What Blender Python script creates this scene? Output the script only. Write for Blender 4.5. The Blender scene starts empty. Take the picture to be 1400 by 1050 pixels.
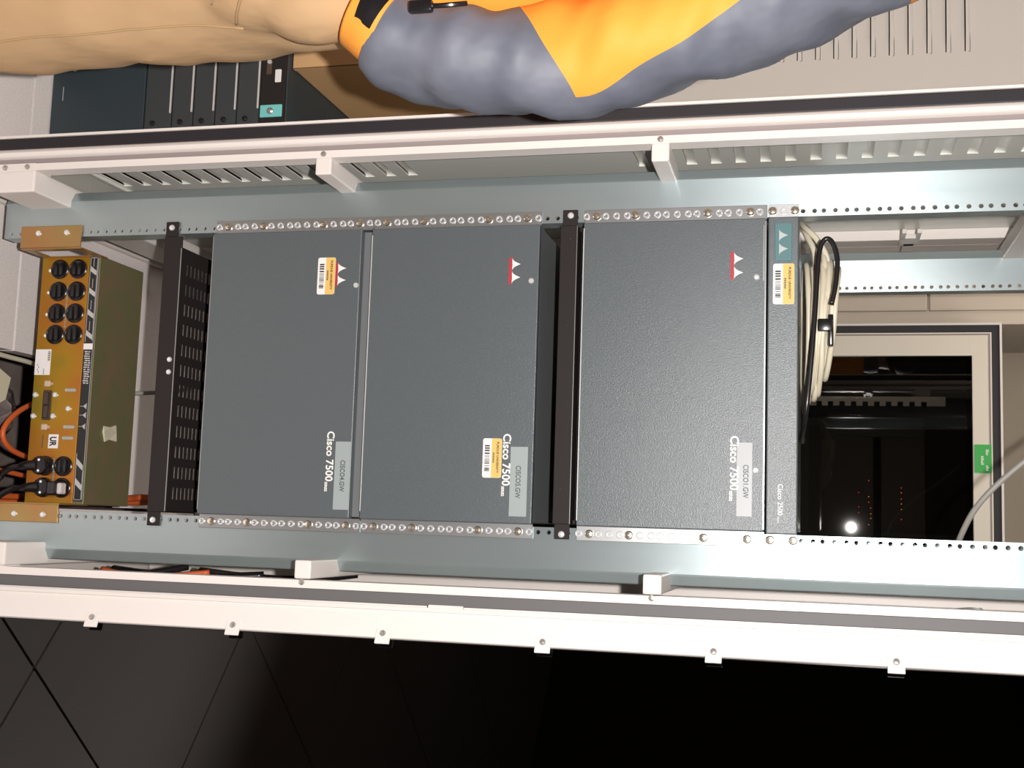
import bpy, bmesh, math, random
from mathutils import Vector, Matrix, Euler
C = bpy.context.scene.collection
sc = bpy.context.scene
PI = math.pi
H0 = 0.445                       # height of the rack datum above the floor

# ------------------------------------------------------------------ camera, light, exposure
cd = bpy.data.cameras.new('camera'); cam = bpy.data.objects.new('camera', cd); C.objects.link(cam)
cd.sensor_fit = 'HORIZONTAL'; cd.sensor_width = 36.0; cd.lens = 1681.0 / 1400.0 * 36.0
cd.clip_start = 0.02
def rot3(rx, ry, rz):
    return Matrix.Rotation(rz, 3, 'Z') @ Matrix.Rotation(ry, 3, 'Y') @ Matrix.Rotation(rx, 3, 'X')
M = rot3(-0.1186, 0.2431, 0.0041) @ Matrix(((0, 0, 1), (1, 0, 0), (0, 1, 0)))   # rows: right, down, forward
CR = Matrix((M[0], -M[1], -M[2])).transposed()
cam.matrix_world = Matrix.Translation((0.2252, -1.752, 0.9313 + H0)) @ CR.to_4x4()
sc.camera = cam
sc.view_settings.view_transform = 'Standard'; sc.view_settings.look = 'None'
sc.view_settings.gamma = 1.0; sc.view_settings.use_curve_mapping = False
sc.view_settings.exposure = 0.0
w = bpy.data.worlds.new('world'); sc.world = w; w.use_nodes = True
w.node_tree.nodes['Background'].inputs[0].default_value = (1.0, 0.86, 0.74, 1)
w.node_tree.nodes['Background'].inputs[1].default_value = 0.012
# the camera's built-in flash, just above the lens
fl = bpy.data.lights.new('flash', 'SPOT'); flo = bpy.data.objects.new('flash', fl); C.objects.link(flo)
fl.energy = 172.0; fl.color = (1.0, 0.965, 0.94); fl.shadow_soft_size = 0.012
fl.spot_size = math.radians(124); fl.spot_blend = 0.5
flo.matrix_world = Matrix.Translation((0.212, -1.74, 0.9313 + H0 + 0.105)) @ CR.to_4x4()
# added fill panels, unseen overhead, brightening the far cabinets and the left side
def fill_light(x, y, L):
    return (x, y, L)
FILLS = [fill_light(-0.3, 1.35, 5.0), fill_light(-1.7, -0.2, 4.0)]
random.seed(7)

# ------------------------------------------------------------------ materials
def mat(name, col, rough=0.5, metal=0.0, spec=0.5, bump=None, vary=None, coat=0.0, aniso=0.0):
    """bump=(scale, strength[, stretch xyz]); vary=(scale, second colour, stretch)"""
    m = bpy.data.materials.new(name); m.use_nodes = True
    nt = m.node_tree; b = nt.nodes['Principled BSDF']
    b.inputs['Base Color'].default_value = (*col, 1); b.inputs['Roughness'].default_value = rough
    b.inputs['Metallic'].default_value = metal; b.inputs['Specular IOR Level'].default_value = spec
    b.inputs['Coat Weight'].default_value = coat
    def coords(stretch):
        g = nt.nodes.new('ShaderNodeNewGeometry'); mp = nt.nodes.new('ShaderNodeMapping')
        mp.inputs['Scale'].default_value = stretch
        nt.links.new(g.outputs['Position'], mp.inputs[0]); return mp.outputs[0]
    if vary:
        n = nt.nodes.new('ShaderNodeTexNoise'); n.inputs['Scale'].default_value = vary[0]; n.inputs['Detail'].default_value = 4
        nt.links.new(coords(vary[2] if len(vary) > 2 else (1, 1, 1)), n.inputs['Vector'])
        r = nt.nodes.new('ShaderNodeValToRGB'); r.color_ramp.elements[0].position = 0.35; r.color_ramp.elements[1].position = 0.65
        r.color_ramp.elements[0].color = (*col, 1); r.color_ramp.elements[1].color = (*vary[1], 1)
        nt.links.new(n.outputs['Fac'], r.inputs[0]); nt.links.new(r.outputs[0], b.inputs['Base Color'])
    if bump:
        n = nt.nodes.new('ShaderNodeTexNoise'); n.inputs['Scale'].default_value = bump[0]; n.inputs['Detail'].default_value = 3
        nt.links.new(coords(bump[2] if len(bump) > 2 else (1, 1, 1)), n.inputs['Vector'])
        bp = nt.nodes.new('ShaderNodeBump'); bp.inputs['Strength'].default_value = bump[1]; bp.inputs['Distance'].default_value = bump[3] if len(bump) > 3 else 0.002
        nt.links.new(n.outputs['Fac'], bp.inputs['Height']); nt.links.new(bp.outputs[0], b.inputs['Normal'])
    return m
def emit(name, col, s):
    m = bpy.data.materials.new(name); m.use_nodes = True
    b = m.node_tree.nodes['Principled BSDF']; b.inputs['Base Color'].default_value = (*col, 1)
    b.inputs['Emission Color'].default_value = (*col, 1); b.inputs['Emission Strength'].default_value = s
    return m
def smoked(name, tint, refl=1.0):
    m = bpy.data.materials.new(name); m.use_nodes = True; nt = m.node_tree
    nt.nodes.remove(nt.nodes['Principled BSDF']); out = nt.nodes['Material Output']
    tr = nt.nodes.new('ShaderNodeBsdfTransparent'); tr.inputs[0].default_value = (*tint, 1)
    gl = nt.nodes.new('ShaderNodeBsdfGlossy'); gl.inputs['Roughness'].default_value = 0.015
    gl.inputs['Color'].default_value = (refl, refl, refl, 1)
    fr = nt.nodes.new('ShaderNodeFresnel'); fr.inputs[0].default_value = 1.5
    mx = nt.nodes.new('ShaderNodeMixShader')
    nt.links.new(fr.outputs[0], mx.inputs[0]); nt.links.new(tr.outputs[0], mx.inputs[1]); nt.links.new(gl.outputs[0], mx.inputs[2])
    nt.links.new(mx.outputs[0], out.inputs['Surface'])
    return m
WHITE = mat('white_powder_paint', (0.80, 0.73, 0.685), 0.42, bump=(700, 0.08))
BEIGE = mat('beige_panel_paint', (0.62, 0.59, 0.54), 0.45, bump=(600, 0.06))
GREYP = mat('grey_green_panel_paint', (0.76, 0.76, 0.70), 0.33, bump=(600, 0.06))
TAN = mat('tan_cabinet_paint', (0.62, 0.53, 0.43), 0.5)
GALV = mat('galvanised_steel', (0.40, 0.475, 0.49), 0.365, 0.72, 0.5, bump=(60, 0.06, (1, 1, 0.12)), vary=(9, (0.45, 0.51, 0.52), (1.6, 1.6, 0.35)))
def rolled(m, aniso):                  # rolled sheet: the grain runs up the rail, so highlights spread across it
    nt = m.node_tree; b = nt.nodes['Principled BSDF']; b.inputs['Anisotropic'].default_value = aniso
    c = nt.nodes.new('ShaderNodeCombineXYZ'); c.inputs[0].default_value = 1.0
    nt.links.new(c.outputs[0], b.inputs['Tangent'])
rolled(GALV, 0.66)
ZINC = mat('bright_zinc', (0.85, 0.85, 0.85), 0.25, 0.45)
STEEL = mat('dull_steel', (0.40, 0.40, 0.40), 0.35, 0.8)
BOLT = mat('bolt_steel', (0.55, 0.53, 0.50), 0.3, 0.7)
ROUTER = mat('charcoal_textured_paint', (0.088, 0.103, 0.110), 0.33, 0.0, 0.62, bump=(900, 0.22), vary=(1100, (0.100, 0.115, 0.123)))
ROUTERD = mat('charcoal_housing_paint', (0.155, 0.16, 0.165), 0.5)
TEALD = mat('dark_blue_grey_paint', (0.028, 0.042, 0.050), 0.5, bump=(400, 0.15))
CARDSLOT = mat('dark_grey_card_paint', (0.045, 0.050, 0.053), 0.5, bump=(400, 0.15))
BLACK = mat('black_enamel', (0.026, 0.021, 0.020), 0.55, 0.0, 0.15, bump=(300, 0.08))
BLACKP = mat('black_plastic', (0.012, 0.010, 0.011), 0.25)
GASK = mat('black_gasket_rubber', (0.018, 0.015, 0.019), 0.6)
GASKG = mat('grey_gasket_rubber', (0.12, 0.115, 0.115), 0.6)
MAUVE = mat('grey_mauve_channel', (0.27, 0.225, 0.22), 0.5)
FACE_A = mat('white_print', (0.82, 0.80, 0.76), 0.5)
SILVER = mat('pale_silver_print', (0.60, 0.59, 0.59), 0.4)
RED = mat('red_print', (0.42, 0.035, 0.05), 0.5)
LABEL = mat('grey_label_tape', (0.33, 0.37, 0.37), 0.42)
LABELC = mat('pale_label_tape', (0.40, 0.41, 0.42), 0.42)
INK = mat('black_ink', (0.02, 0.02, 0.02), 0.6)
INKD = mat('dark_grey_ink', (0.07, 0.08, 0.08), 0.6)
TAGW = mat('white_sticker', (0.86, 0.82, 0.80), 0.45)
TAGY = mat('yellow_sticker', (0.80, 0.50, 0.14), 0.45)
TEAL = mat('teal_plaque', (0.10, 0.20, 0.21), 0.35)
TEALB = mat('bright_teal_plastic', (0.20, 0.62, 0.60), 0.4)
GREEN = mat('green_sticker', (0.03, 0.42, 0.06), 0.45)
COPPER = mat('gold_chromate_bracket', (0.42, 0.20, 0.075), 0.33, 0.45, vary=(14, (0.38, 0.25, 0.085)))
OLIVE = mat('olive_chromate_steel', (0.22, 0.16, 0.085), 0.45, 0.15, vary=(22, (0.17, 0.165, 0.075)), bump=(120, 0.1))
CARD = mat('corrugated_cardboard', (0.62, 0.37, 0.17), 0.8, bump=(160, 0.12, (0.2, 1, 1)))
CABLE = mat('beige_cable_jacket', (0.66, 0.60, 0.46), 0.42)
CABLEG = mat('grey_cable_jacket', (0.40, 0.38, 0.34), 0.45)
ORANGE = mat('orange_cable_jacket', (0.70, 0.13, 0.03), 0.45)
TILE = mat('speckled_floor_laminate', (0.90, 0.82, 0.80), 0.35, vary=(260, (0.80, 0.72, 0.69)))
SUB = mat('concrete_subfloor', (0.16, 0.12, 0.105), 0.8, vary=(12, (0.22, 0.18, 0.16)))
WALLM = mat('beige_wall_paint', (0.50, 0.42, 0.32), 0.7, bump=(200, 0.05))
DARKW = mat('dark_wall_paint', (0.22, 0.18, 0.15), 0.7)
CEIL = mat('ceiling_board', (0.45, 0.43, 0.40), 0.8)
CLEARP = mat('milky_plastic', (0.62, 0.58, 0.55), 0.25)
PAPER = mat('cream_paper', (0.74, 0.66, 0.48), 0.6)
PANE = smoked('smoked_acrylic', (0.018, 0.016, 0.016), 1.0)
PANE2 = smoked('smoked_glass', (0.48, 0.46, 0.43), 1.0)
LEDR = emit('red_led', (1.0, 0.10, 0.05), 2.0)
LEDO = emit('amber_led', (1.0, 0.45, 0.05), 1.6)
SKIN = mat('skin', (0.55, 0.33, 0.24), 0.5)
HAIR = mat('brown_hair', (0.06, 0.035, 0.02), 0.6)
KHAKI = mat('khaki_cotton', (0.455, 0.285, 0.15), 0.9, 0.0, 0.2, bump=(13, 0.55, (1, 1, .6), .012), vary=(7, (0.485, 0.315, 0.172)))
SHOE = mat('brown_leather', (0.10, 0.06, 0.035), 0.5)
STITCH = mat('khaki_stitching', (0.40, 0.26, 0.13), 0.9)
JY = (0.80, 0.30, 0.040); JG = (0.142, 0.147, 0.182)
YELLOW = mat('yellow_nylon', JY, 0.6, 0.0, 0.22, bump=(10, 0.4, (1, 1, 1), .010), vary=(6, (0.82, 0.315, 0.048)))
NAVY = mat('grey_blue_nylon', JG, 0.58, bump=(11, 0.7, (1, 1, .8), .012), vary=(13, (0.098, 0.107, 0.137)))

def gold_panel():
    """iridescent gold chromate on the outlet panel: copper, ochre and olive drifting along and across it"""
    m = bpy.data.materials.new('iridescent_chromate'); m.use_nodes = True; nt = m.node_tree
    b = nt.nodes['Principled BSDF']; b.inputs['Roughness'].default_value = 0.36; b.inputs['Metallic'].default_value = 0.55
    n = nt.nodes.new('ShaderNodeTexNoise'); n.inputs['Scale'].default_value = 7.5; n.inputs['Detail'].default_value = 2
    g = nt.nodes.new('ShaderNodeNewGeometry'); nt.links.new(g.outputs['Position'], n.inputs['Vector'])
    r = nt.nodes.new('ShaderNodeValToRGB'); e = r.color_ramp.elements
    e[0].position = 0.33; e[0].color = (0.46, 0.16, 0.02, 1); e[1].position = 0.68; e[1].color = (0.23, 0.205, 0.02, 1)
    k = e.new(0.5); k.color = (0.42, 0.23, 0.015, 1)
    nt.links.new(n.outputs['Fac'], r.inputs[0]); nt.links.new(r.outputs[0], b.inputs['Base Color'])
    return m
GOLD = gold_panel()

def sleeve_cloth():
    """grey-blue sleeve nylon with the yellow patch sewn in on the upper arm (u around, v along the sleeve)"""
    m = bpy.data.materials.new('two_tone_nylon'); m.use_nodes = True; nt = m.node_tree; b = nt.nodes['Principled BSDF']
    b.inputs['Roughness'].default_value = 0.38
    return m

# ------------------------------------------------------------------ mesh builder
class B:
    def __init__(s, xf=None): s.bm = bmesh.new(); s.mi = 0; s.xf = xf
    def v(s, p):
        p = Vector(p); return s.bm.verts.new(s.xf @ p if s.xf else p)
    def f(s, vs):
        try: fc = s.bm.faces.new(vs); fc.material_index = s.mi; return fc
        except ValueError: return None
    def box(s, x0, x1, y0, y1, z0, z1, bev=0.0, seg=2):
        if x0 > x1: x0, x1 = x1, x0
        if y0 > y1: y0, y1 = y1, y0
        if z0 > z1: z0, z1 = z1, z0
        vs = [s.v((x, y, z)) for x in (x0, x1) for y in (y0, y1) for z in (z0, z1)]
        fs = [s.f([vs[i] for i in q]) for q in ((0, 1, 3, 2), (4, 6, 7, 5), (0, 4, 5, 1), (2, 3, 7, 6), (0, 2, 6, 4), (1, 5, 7, 3))]
        if bev:
            es = list({e for f in fs for e in f.edges})
            bmesh.ops.bevel(s.bm, geom=es, offset=bev, segments=seg, affect='EDGES', profile=0.5)
        return s
    def cyl(s, p0, p1, r, n=12, r2=None, cap=True):
        p0, p1 = Vector(p0), Vector(p1); d = (p1 - p0).normalized(); r2 = r if r2 is None else r2
        a = d.orthogonal().normalized(); b = d.cross(a)
        R0 = [s.v(p0 + r * (math.cos(2*PI*i/n)*a + math.sin(2*PI*i/n)*b)) for i in range(n)]
        R1 = [s.v(p1 + r2 * (math.cos(2*PI*i/n)*a + math.sin(2*PI*i/n)*b)) for i in range(n)]
        for i in range(n): s.f([R0[i], R0[(i+1) % n], R1[(i+1) % n], R1[i]])
        if cap: s.f(R0[::-1]); s.f(R1)
        return s
    def lathe(s, o, d, prof, n=16):
        """prof: (distance along d, radius)"""
        o, d = Vector(o), Vector(d).normalized(); a = d.orthogonal().normalized(); b = d.cross(a); rs = []
        for h, r in prof:
            rs.append([s.v(o + d*h + max(r, 1e-5)*(math.cos(2*PI*i/n)*a + math.sin(2*PI*i/n)*b)) for i in range(n)])
        for q, t in zip(rs, rs[1:]):
            for i in range(n): s.f([q[i], q[(i+1) % n], t[(i+1) % n], t[i]])
        s.f(rs[0][::-1]); s.f(rs[-1]); return s
    def ball(s, c, rx, ry=None, rz=None, n=12, m=8):
        ry = ry or rx; rz = rz or rx; c = Vector(c); rows = []
        for j in range(1, m):
            t = PI*j/m
            rows.append([s.v(c + Vector((rx*math.sin(t)*math.cos(2*PI*i/n), ry*math.sin(t)*math.sin(2*PI*i/n), rz*math.cos(t)))) for i in range(n)])
        top = s.v(c + Vector((0, 0, rz))); bot = s.v(c - Vector((0, 0, rz)))
        for q, t in zip(rows, rows[1:]):
            for i in range(n): s.f([q[i], t[i], t[(i+1) % n], q[(i+1) % n]])
        for i in range(n): s.f([top, rows[0][i], rows[0][(i+1) % n]]); s.f([bot, rows[-1][(i+1) % n], rows[-1][i]])
        return s
    def tube(s, pts, r, n=8, sub=5, closed=False):
        P = smooth_path(pts, sub, closed); rings = []; N = len(P); a = None
        for i, p in enumerate(P):
            q0 = P[(i-1) % N] if closed or i > 0 else p
            q1 = P[(i+1) % N] if closed or i < N-1 else p
            d = (q1 - q0)
            if d.length < 1e-9: d = Vector((0, 0, 1))
            d.normalize()
            a = d.orthogonal().normalized() if a is None else (a - d*a.dot(d)).normalized()
            b = d.cross(a); rr = r(i/(N-1)) if callable(r) else r
            rings.append([s.v(p + rr*(math.cos(2*PI*k/n)*a + math.sin(2*PI*k/n)*b)) for k in range(n)])
        pr = list(zip(rings, rings[1:])) + ([(rings[-1], rings[0])] if closed else [])
        for q, t in pr:
            for k in range(n): s.f([q[k], q[(k+1) % n], t[(k+1) % n], t[k]])
        if not closed: s.f(rings[0][::-1]); s.f(rings[-1])
        return s
    def prism(s, poly, ax, lo, hi):
        """extrude a polygon: ax 'y' -> poly is (x,z); 'z' -> (x,y); 'x' -> (y,z)"""
        def P(u, v, h): return {'y': (u, h, v), 'z': (u, v, h), 'x': (h, u, v)}[ax]
        A = [s.v(P(u, v, lo)) for u, v in poly]; Bv = [s.v(P(u, v, hi)) for u, v in poly]; n = len(poly)
        s.f(A); s.f(Bv[::-1])
        for i in range(n): s.f([A[i], Bv[i], Bv[(i+1) % n], A[(i+1) % n]])
        return s
    def grid_plate(s, us, vs, hole, P, t):
        """plate with rectangular holes; us, vs: break lines; hole(i,j): cell left open; P(u,v,h): position; t: thickness"""
        V = {}
        def g(i, j, h):
            k = (i, j, h)
            if k not in V: V[k] = s.v(P(us[i], vs[j], h*t))
            return V[k]
        nu, nv = len(us)-1, len(vs)-1
        solid = lambda i, j: 0 <= i < nu and 0 <= j < nv and not hole(i, j)
        for i in range(nu):
            for j in range(nv):
                if not solid(i, j): continue
                s.f([g(i, j, 0), g(i+1, j, 0), g(i+1, j+1, 0), g(i, j+1, 0)])
                s.f([g(i, j+1, 1), g(i+1, j+1, 1), g(i+1, j, 1), g(i, j, 1)])
                for (di, dj, a, b) in ((-1, 0, (i, j), (i, j+1)), (1, 0, (i+1, j), (i+1, j+1)), (0, -1, (i, j), (i+1, j)), (0, 1, (i, j+1), (i+1, j+1))):
                    if not solid(i+di, j+dj): s.f([g(*a, 0), g(*b, 0), g(*b, 1), g(*a, 1)])
        return s
def smooth_path(pts, sub=5, closed=False):
    P = [Vector(p) for p in pts]; n = len(P)
    if n < 3 or sub < 2: return P
    out = []
    for i in range(n if closed else n-1):
        g = (lambda k: P[k % n]) if closed else (lambda k: P[min(max(k, 0), n-1)])
        p0, p1, p2, p3 = g(i-1), g(i), g(i+1), g(i+2)
        for k in range(sub):
            t = k/sub
            out.append(0.5*((2*p1) + (p2-p0)*t + (2*p0-5*p1+4*p2-p3)*t*t + (3*p1-p0-3*p2+p3)*t**3))
    if not closed: out.append(P[-1])
    return out

def base_of(o):
    while o.parent: o = o.parent
    return o.location
def link(name, me, parent=None, loc=None):
    o = bpy.data.objects.new(name, me); C.objects.link(o)
    if parent: o.parent = parent
    if loc is not None: o.location = loc
    return o
def make(name, b, m, parent=None, smooth=False, local=False, angle=40):
    """turn a builder (rack coordinates) into ONE mesh object under its thing; local=True: the mesh stays at its own origin"""
    me = bpy.data.meshes.new(name)
    bmesh.ops.recalc_face_normals(b.bm, faces=b.bm.faces)
    if not local:
        off = Vector((0, 0, H0)) - (base_of(parent) if parent else Vector((0, 0, 0)))
        bmesh.ops.translate(b.bm, verts=b.bm.verts, vec=off)
    b.bm.to_mesh(me); b.bm.free()
    for mm in (m if isinstance(m, (list, tuple)) else [m]): me.materials.append(mm)
    if smooth:
        for p in me.polygons: p.use_smooth = True
        if angle and hasattr(me, 'set_sharp_from_angle'): me.set_sharp_from_angle(angle=math.radians(angle))
    return link(name, me, parent)
def at(parent, x, y, z):
    """place a part whose mesh is shared: its location under its thing for a point in rack coordinates"""
    return Vector((x, y, z + H0)) - base_of(parent)
def put(name, me, parent, x, y, z, rot=None):
    o = link(name, me, parent, at(parent, x, y, z))
    if rot: o.rotation_euler = rot
    return o
def thing(name, label, cat, x, y, z, group=None):
    o = bpy.data.objects.new(name, None); C.objects.link(o); o.empty_display_size = 0.05
    o.location = (x, y, z + H0); return tag(o, label, cat, group)
def tag(o, label, cat, group=None):
    o['label'] = label; o['category'] = cat
    if group: o['group'] = group
    return o
def struct(name, b, m, parent=None, smooth=False):
    o = make(name, b, m, parent, smooth)
    if parent is None: o['kind'] = 'structure'
    return o
def shared(b, m, name, smooth=True):
    me = bpy.data.meshes.new(name); bmesh.ops.recalc_face_normals(b.bm, faces=b.bm.faces); b.bm.to_mesh(me); b.bm.free(); me.materials.append(m)
    if smooth:
        for p in me.polygons: p.use_smooth = True
        me.set_sharp_from_angle(angle=math.radians(35))
    return me
def text(name, s, m, parent, x, y, z, size, xscale=1.0, bold=0.0, depth=0.0003, align='LEFT', width=None, rot=(PI/2, 0, 0)):
    """flat lettering standing on a face that looks to -y; x,z: start of the baseline"""
    cu = bpy.data.curves.new(name, 'FONT'); cu.body = s; cu.size = size; cu.offset = bold; cu.extrude = depth; cu.align_x = align
    cu.resolution_u = 3
    t = bpy.data.objects.new(name, cu); C.objects.link(t)
    dg = bpy.context.evaluated_depsgraph_get(); me = bpy.data.meshes.new_from_object(t.evaluated_get(dg))
    C.objects.unlink(t); bpy.data.objects.remove(t)
    if width:
        xs = [v.co.x for v in me.vertices]; k = width / (max(xs) - min(xs)); x0 = min(xs)
        for v in me.vertices: v.co.x = (v.co.x - x0) * k
    elif xscale != 1.0:
        for v in me.vertices: v.co.x *= xscale
    me.materials.clear(); me.materials.append(m)
    o = link(name, me, parent, at(parent, x, y, z)); o.rotation_euler = rot
    return o

# ------------------------------------------------------------------ setting: raised floor, walls, ceiling
TS = 0.61; X0 = -0.393; Y0 = 0.122; FZ = -0.445
fb = B(); fb.box(-3.2, 3.6, -4.2, 2.9, FZ - 0.34, FZ - 0.30)
floor = struct('floor', fb, SUB)
tb = B(); tb.box(0.003, TS-0.003, 0.003, TS-0.003, -0.03, 0.0)
tile_me = shared(tb, TILE, 'floor_tile', smooth=False)
for i in range(-5, 7):
    for j in range(-7, 5):
        x, y = X0 + TS*i, Y0 + TS*j
        if i == 0 and j in (-1, 0):                      # these two are cut out for the cables
            us = [x + .003, -.054, x + TS - .003]
            vs = [y + .003, -.075, y + TS - .003] if j == -1 else [y + .003, .52, y + TS - .003]
            b = B(); b.grid_plate(us, vs, (lambda a, c: a == 1 and c == 1) if j == -1 else (lambda a, c: a == 1 and c == 0),
                                  lambda u, v, h: (u, v, FZ - h*.03), 1)
            make('floor_tile', b, TILE, floor)
        else:
            put('floor_tile', tile_me, floor, x, y, FZ)
struct('wall_back', B().box(-3.2, 3.6, 2.8, 2.9, FZ - .3, 2.3), WALLM)
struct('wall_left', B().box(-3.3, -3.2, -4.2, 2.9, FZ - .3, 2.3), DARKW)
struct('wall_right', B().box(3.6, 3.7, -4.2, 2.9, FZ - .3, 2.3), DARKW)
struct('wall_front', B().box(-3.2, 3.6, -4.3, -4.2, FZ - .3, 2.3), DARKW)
struct('ceiling', B().box(-3.2, 3.6, -4.2, 2.9, 2.3, 2.35), CEIL)
for (lx, ly, L), lab in zip(FILLS, ('added unseen fill light panel overhead behind the racks', 'added unseen fill light panel overhead beside the person')):
    t = thing('fill_panel', lab, 'lamp', lx, ly, 2.27)
    b = B(); b.grid_plate([lx - .62, lx - .59, lx + .59, lx + .62], [ly - .32, ly - .29, ly + .29, ly + .32], lambda i, j: i == 1 and j == 1, lambda u, v, h: (u, v, 2.27 + h), .0299)
    make('frame', b, WHITE, t)
    make('diffuser', B().box(lx - .589, lx + .589, ly - .289, ly + .289, 2.280, 2.290), emit('fill_diffuser', (1.0, .93, .84), L), t)

# ------------------------------------------------------------------ the open cabinet with its rails
cab = thing('equipment_cabinet', 'white open equipment cabinet whose galvanised rails hold the grey units', 'cabinet', 0, 0.38, FZ)
ZB, ZT = -0.43, 1.58
U = 0.04445
def holes(z0, z1):
    out = []; k = math.floor(z0 / U)
    while True:
        for d in (0.0064, 0.0222, 0.0381):
            z = k*U + d
            if z > z1 - .004: return out
            if z > z0 + .004: out.append(z)
        k += 1
def rail(name, sx, y, face_m, zb, zt, facing=-1):
    """angle-section rail: drilled face strip, wide web, rolled outer lip, return into the cabinet"""
    b = B(); r = 0.0034; hx = 0.2325; n = 8
    cell = 0.0075; xa, xb = hx - cell, hx + cell
    zs = holes(zb, zt); bounds = [zb] + [(a + c)/2 for a, c in zip(zs, zs[1:])] + [zt]
    def q(x, z, d=0): return b.v((sx*x, y + d, z))
    for z, lo, hi in zip(zs, bounds, bounds[1:]):
        # ring of the hole joined to its rectangular cell
        ring, rim, back = [], [], []
        for i in range(n):
            a = PI/8 + 2*PI*i/n; cx, cz = math.cos(a), math.sin(a)
            ring.append(q(hx + r*cx, z + r*cz)); back.append(q(hx + r*cx, z + r*cz, 0.006))
        corners = [q(xb, hi), q(xa, hi), q(xa, lo), q(xb, lo)]
        # octagon verts 0..7 start at 22.5 deg: 0,1 upper right; 2,3 upper left; 4,5 lower left; 6,7 lower right
        b.f([ring[0], corners[0], ring[1]]); b.f([ring[1], corners[0], corners[1], ring[2]])
        b.f([ring[2], corners[1], ring[3]]); b.f([ring[3], corners[1], corners[2], ring[4]])
        b.f([ring[4], corners[2], ring[5]]); b.f([ring[5], corners[2], corners[3], ring[6]])
        b.f([ring[6], corners[3], ring[7]]); b.f([ring[7], corners[3], corners[0], ring[0]])
        b.mi = 1
        for i in range(n): b.f([ring[i], ring[(i+1) % n], back[(i+1) % n], back[i]])
        b.mi = 0
    # the rest of the section as a swept profile (x, depth)
    for prof in ([(0.225, 0.030), (0.225, 0.0), (xa, 0.0)], [(xb, 0.0), (0.2845, 0.0), (0.287, 0.001), (0.300, 0.0085), (0.3015, 0.011), (0.3015, 0.034)]):
        A = [q(x, zb, d) for x, d in prof]; T = [q(x, zt, d) for x, d in prof]
        for i in range(len(prof)-1): b.f([A[i], A[i+1], T[i+1], T[i]])
    bmesh.ops.remove_doubles(b.bm, verts=b.bm.verts, dist=1e-5)
    return make(name, b, [face_m, ZINC], cab)
for sx in (-1, 1):
    rail('mounting_rail', sx, 0.0, GALV, -0.39, 1.56)
    rail('mounting_rail', sx, 0.57, GALV, -0.39, 1.56)
# front posts: inner bolt strip, channel, rounded bead, gasket, outer lip -- one profile, drawn section by section
def post(sx, yf, dirn):
    p = B()
    def sec(prof):
        A = [p.v((sx*x, yf + dirn*d, ZB)) for x, d in prof]; T = [p.v((sx*x, yf + dirn*d, ZT)) for x, d in prof]; n = len(prof)
        for i in range(n): p.f([A[i], A[(i+1) % n], T[(i+1) % n], T[i]])
        p.f(A[::-1]); p.f(T)
    if sx > 0 and dirn > 0:                                                     # hinge side: bare gasket seat, no bead
        sec([(0.3110, 0.0), (0.3222, 0.0), (0.3222, 0.03), (0.3110, 0.03)])
        sec([(0.3390, 0.004), (0.3420, 0.004), (0.342, 0.03), (0.3390, 0.03)])
    else:
        sec([(0.3085, 0.0), (0.3195, 0.0), (0.3195, 0.03), (0.3085, 0.03)])      # bolt strip
        sec([(0.3285, -0.006), (0.331, -0.009), (0.335, -0.011), (0.339, -0.009), (0.342, -0.005), (0.342, 0.035), (0.3285, 0.035)])  # bead
    sec([(0.3605, -0.006), (0.3645, -0.006), (0.3645, 0.05), (0.3605, 0.05)])    # outer lip
    sec([(0.319, 0.028), (0.3646, 0.028), (0.3646, 0.045), (0.319, 0.045)])      # back of the channel
    o = make('corner_post', p, WHITE, cab, smooth=True, angle=50)
    if sx > 0 and dirn > 0: make('channel', B().box(.3224, .3388, yf + .002, yf + .027, ZB, ZT, .001), GASKG, o)
    else: make('channel', B().box(sx*0.3195, sx*0.3285, yf + dirn*0.004, yf + dirn*0.027, ZB, ZT), MAUVE, o)
    make('gasket', B().box(sx*0.342, sx*0.3605, yf - dirn*0.004, yf + dirn*0.027, ZB, ZT, 0.002), GASK, o)
for sx in (-1, 1):
    post(sx, -0.10, 1); post(sx, 0.86, -1)
# screws shared by many parts
screw_b = B(); screw_b.lathe((0, 0, 0), (0, -1, 0), [(0, .0045), (.0018, .0045), (.0032, .0035), (.0036, .0012), (.0028, .0009)], 12)
SCREW = shared(screw_b, BOLT, 'screw')
SCREWZ = shared(B().lathe((0, 0, 0), (0, -1, 0), [(0, .0048), (.002, .0048), (.0034, .0036), (.0038, .0010), (.0025, .0008)], 12), ZINC, 'screw_bright')
# cross bars, one bracketed bar per bolt height on each side, running front to back
for sx in (-1, 1):
    for z in (0.22, 0.72, 1.22):
        b = B(); z0, z1 = (z - .013, z + .012) if z < 1 else (z + .034, z + .088)
        b.box(sx*.283, sx*.3095, -.1005, .86, z0, z1, .0025)
        o = make('cross_bar', b, WHITE, cab)
        put('bolt', SCREW, o, sx*.314, -.1000, (z0 + z1)/2)
    b = B(); b.box(sx*.274, sx*.3095, -.1008, .86, -.345, -.268, .003)
    b.box(sx*.3095, sx*.32, -.1008, -.06, -.345, -.268)
    o = make('base_bar', b, WHITE, cab)
    put('bolt', SCREW, o, sx*.314, -.1008, -.282); put('bolt', SCREW, o, sx*.314, -.1008, -.322)
b = B(); b.box(-.30, .30, -.10, -.05, FZ + .001, -.43, .003); b.box(-.30, .30, .81, .86, FZ + .001, -.43, .003)
for sx in (-1, 1): b.box(sx*.30, sx*.3645, -.10, .86, FZ + .001, -.43, .003)
make('plinth', b, WHITE, cab)
b = B(); b.box(-.366, .366, -.10, .86, ZT, ZT + .03, .004); make('top_cover', b, WHITE, cab)
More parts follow.
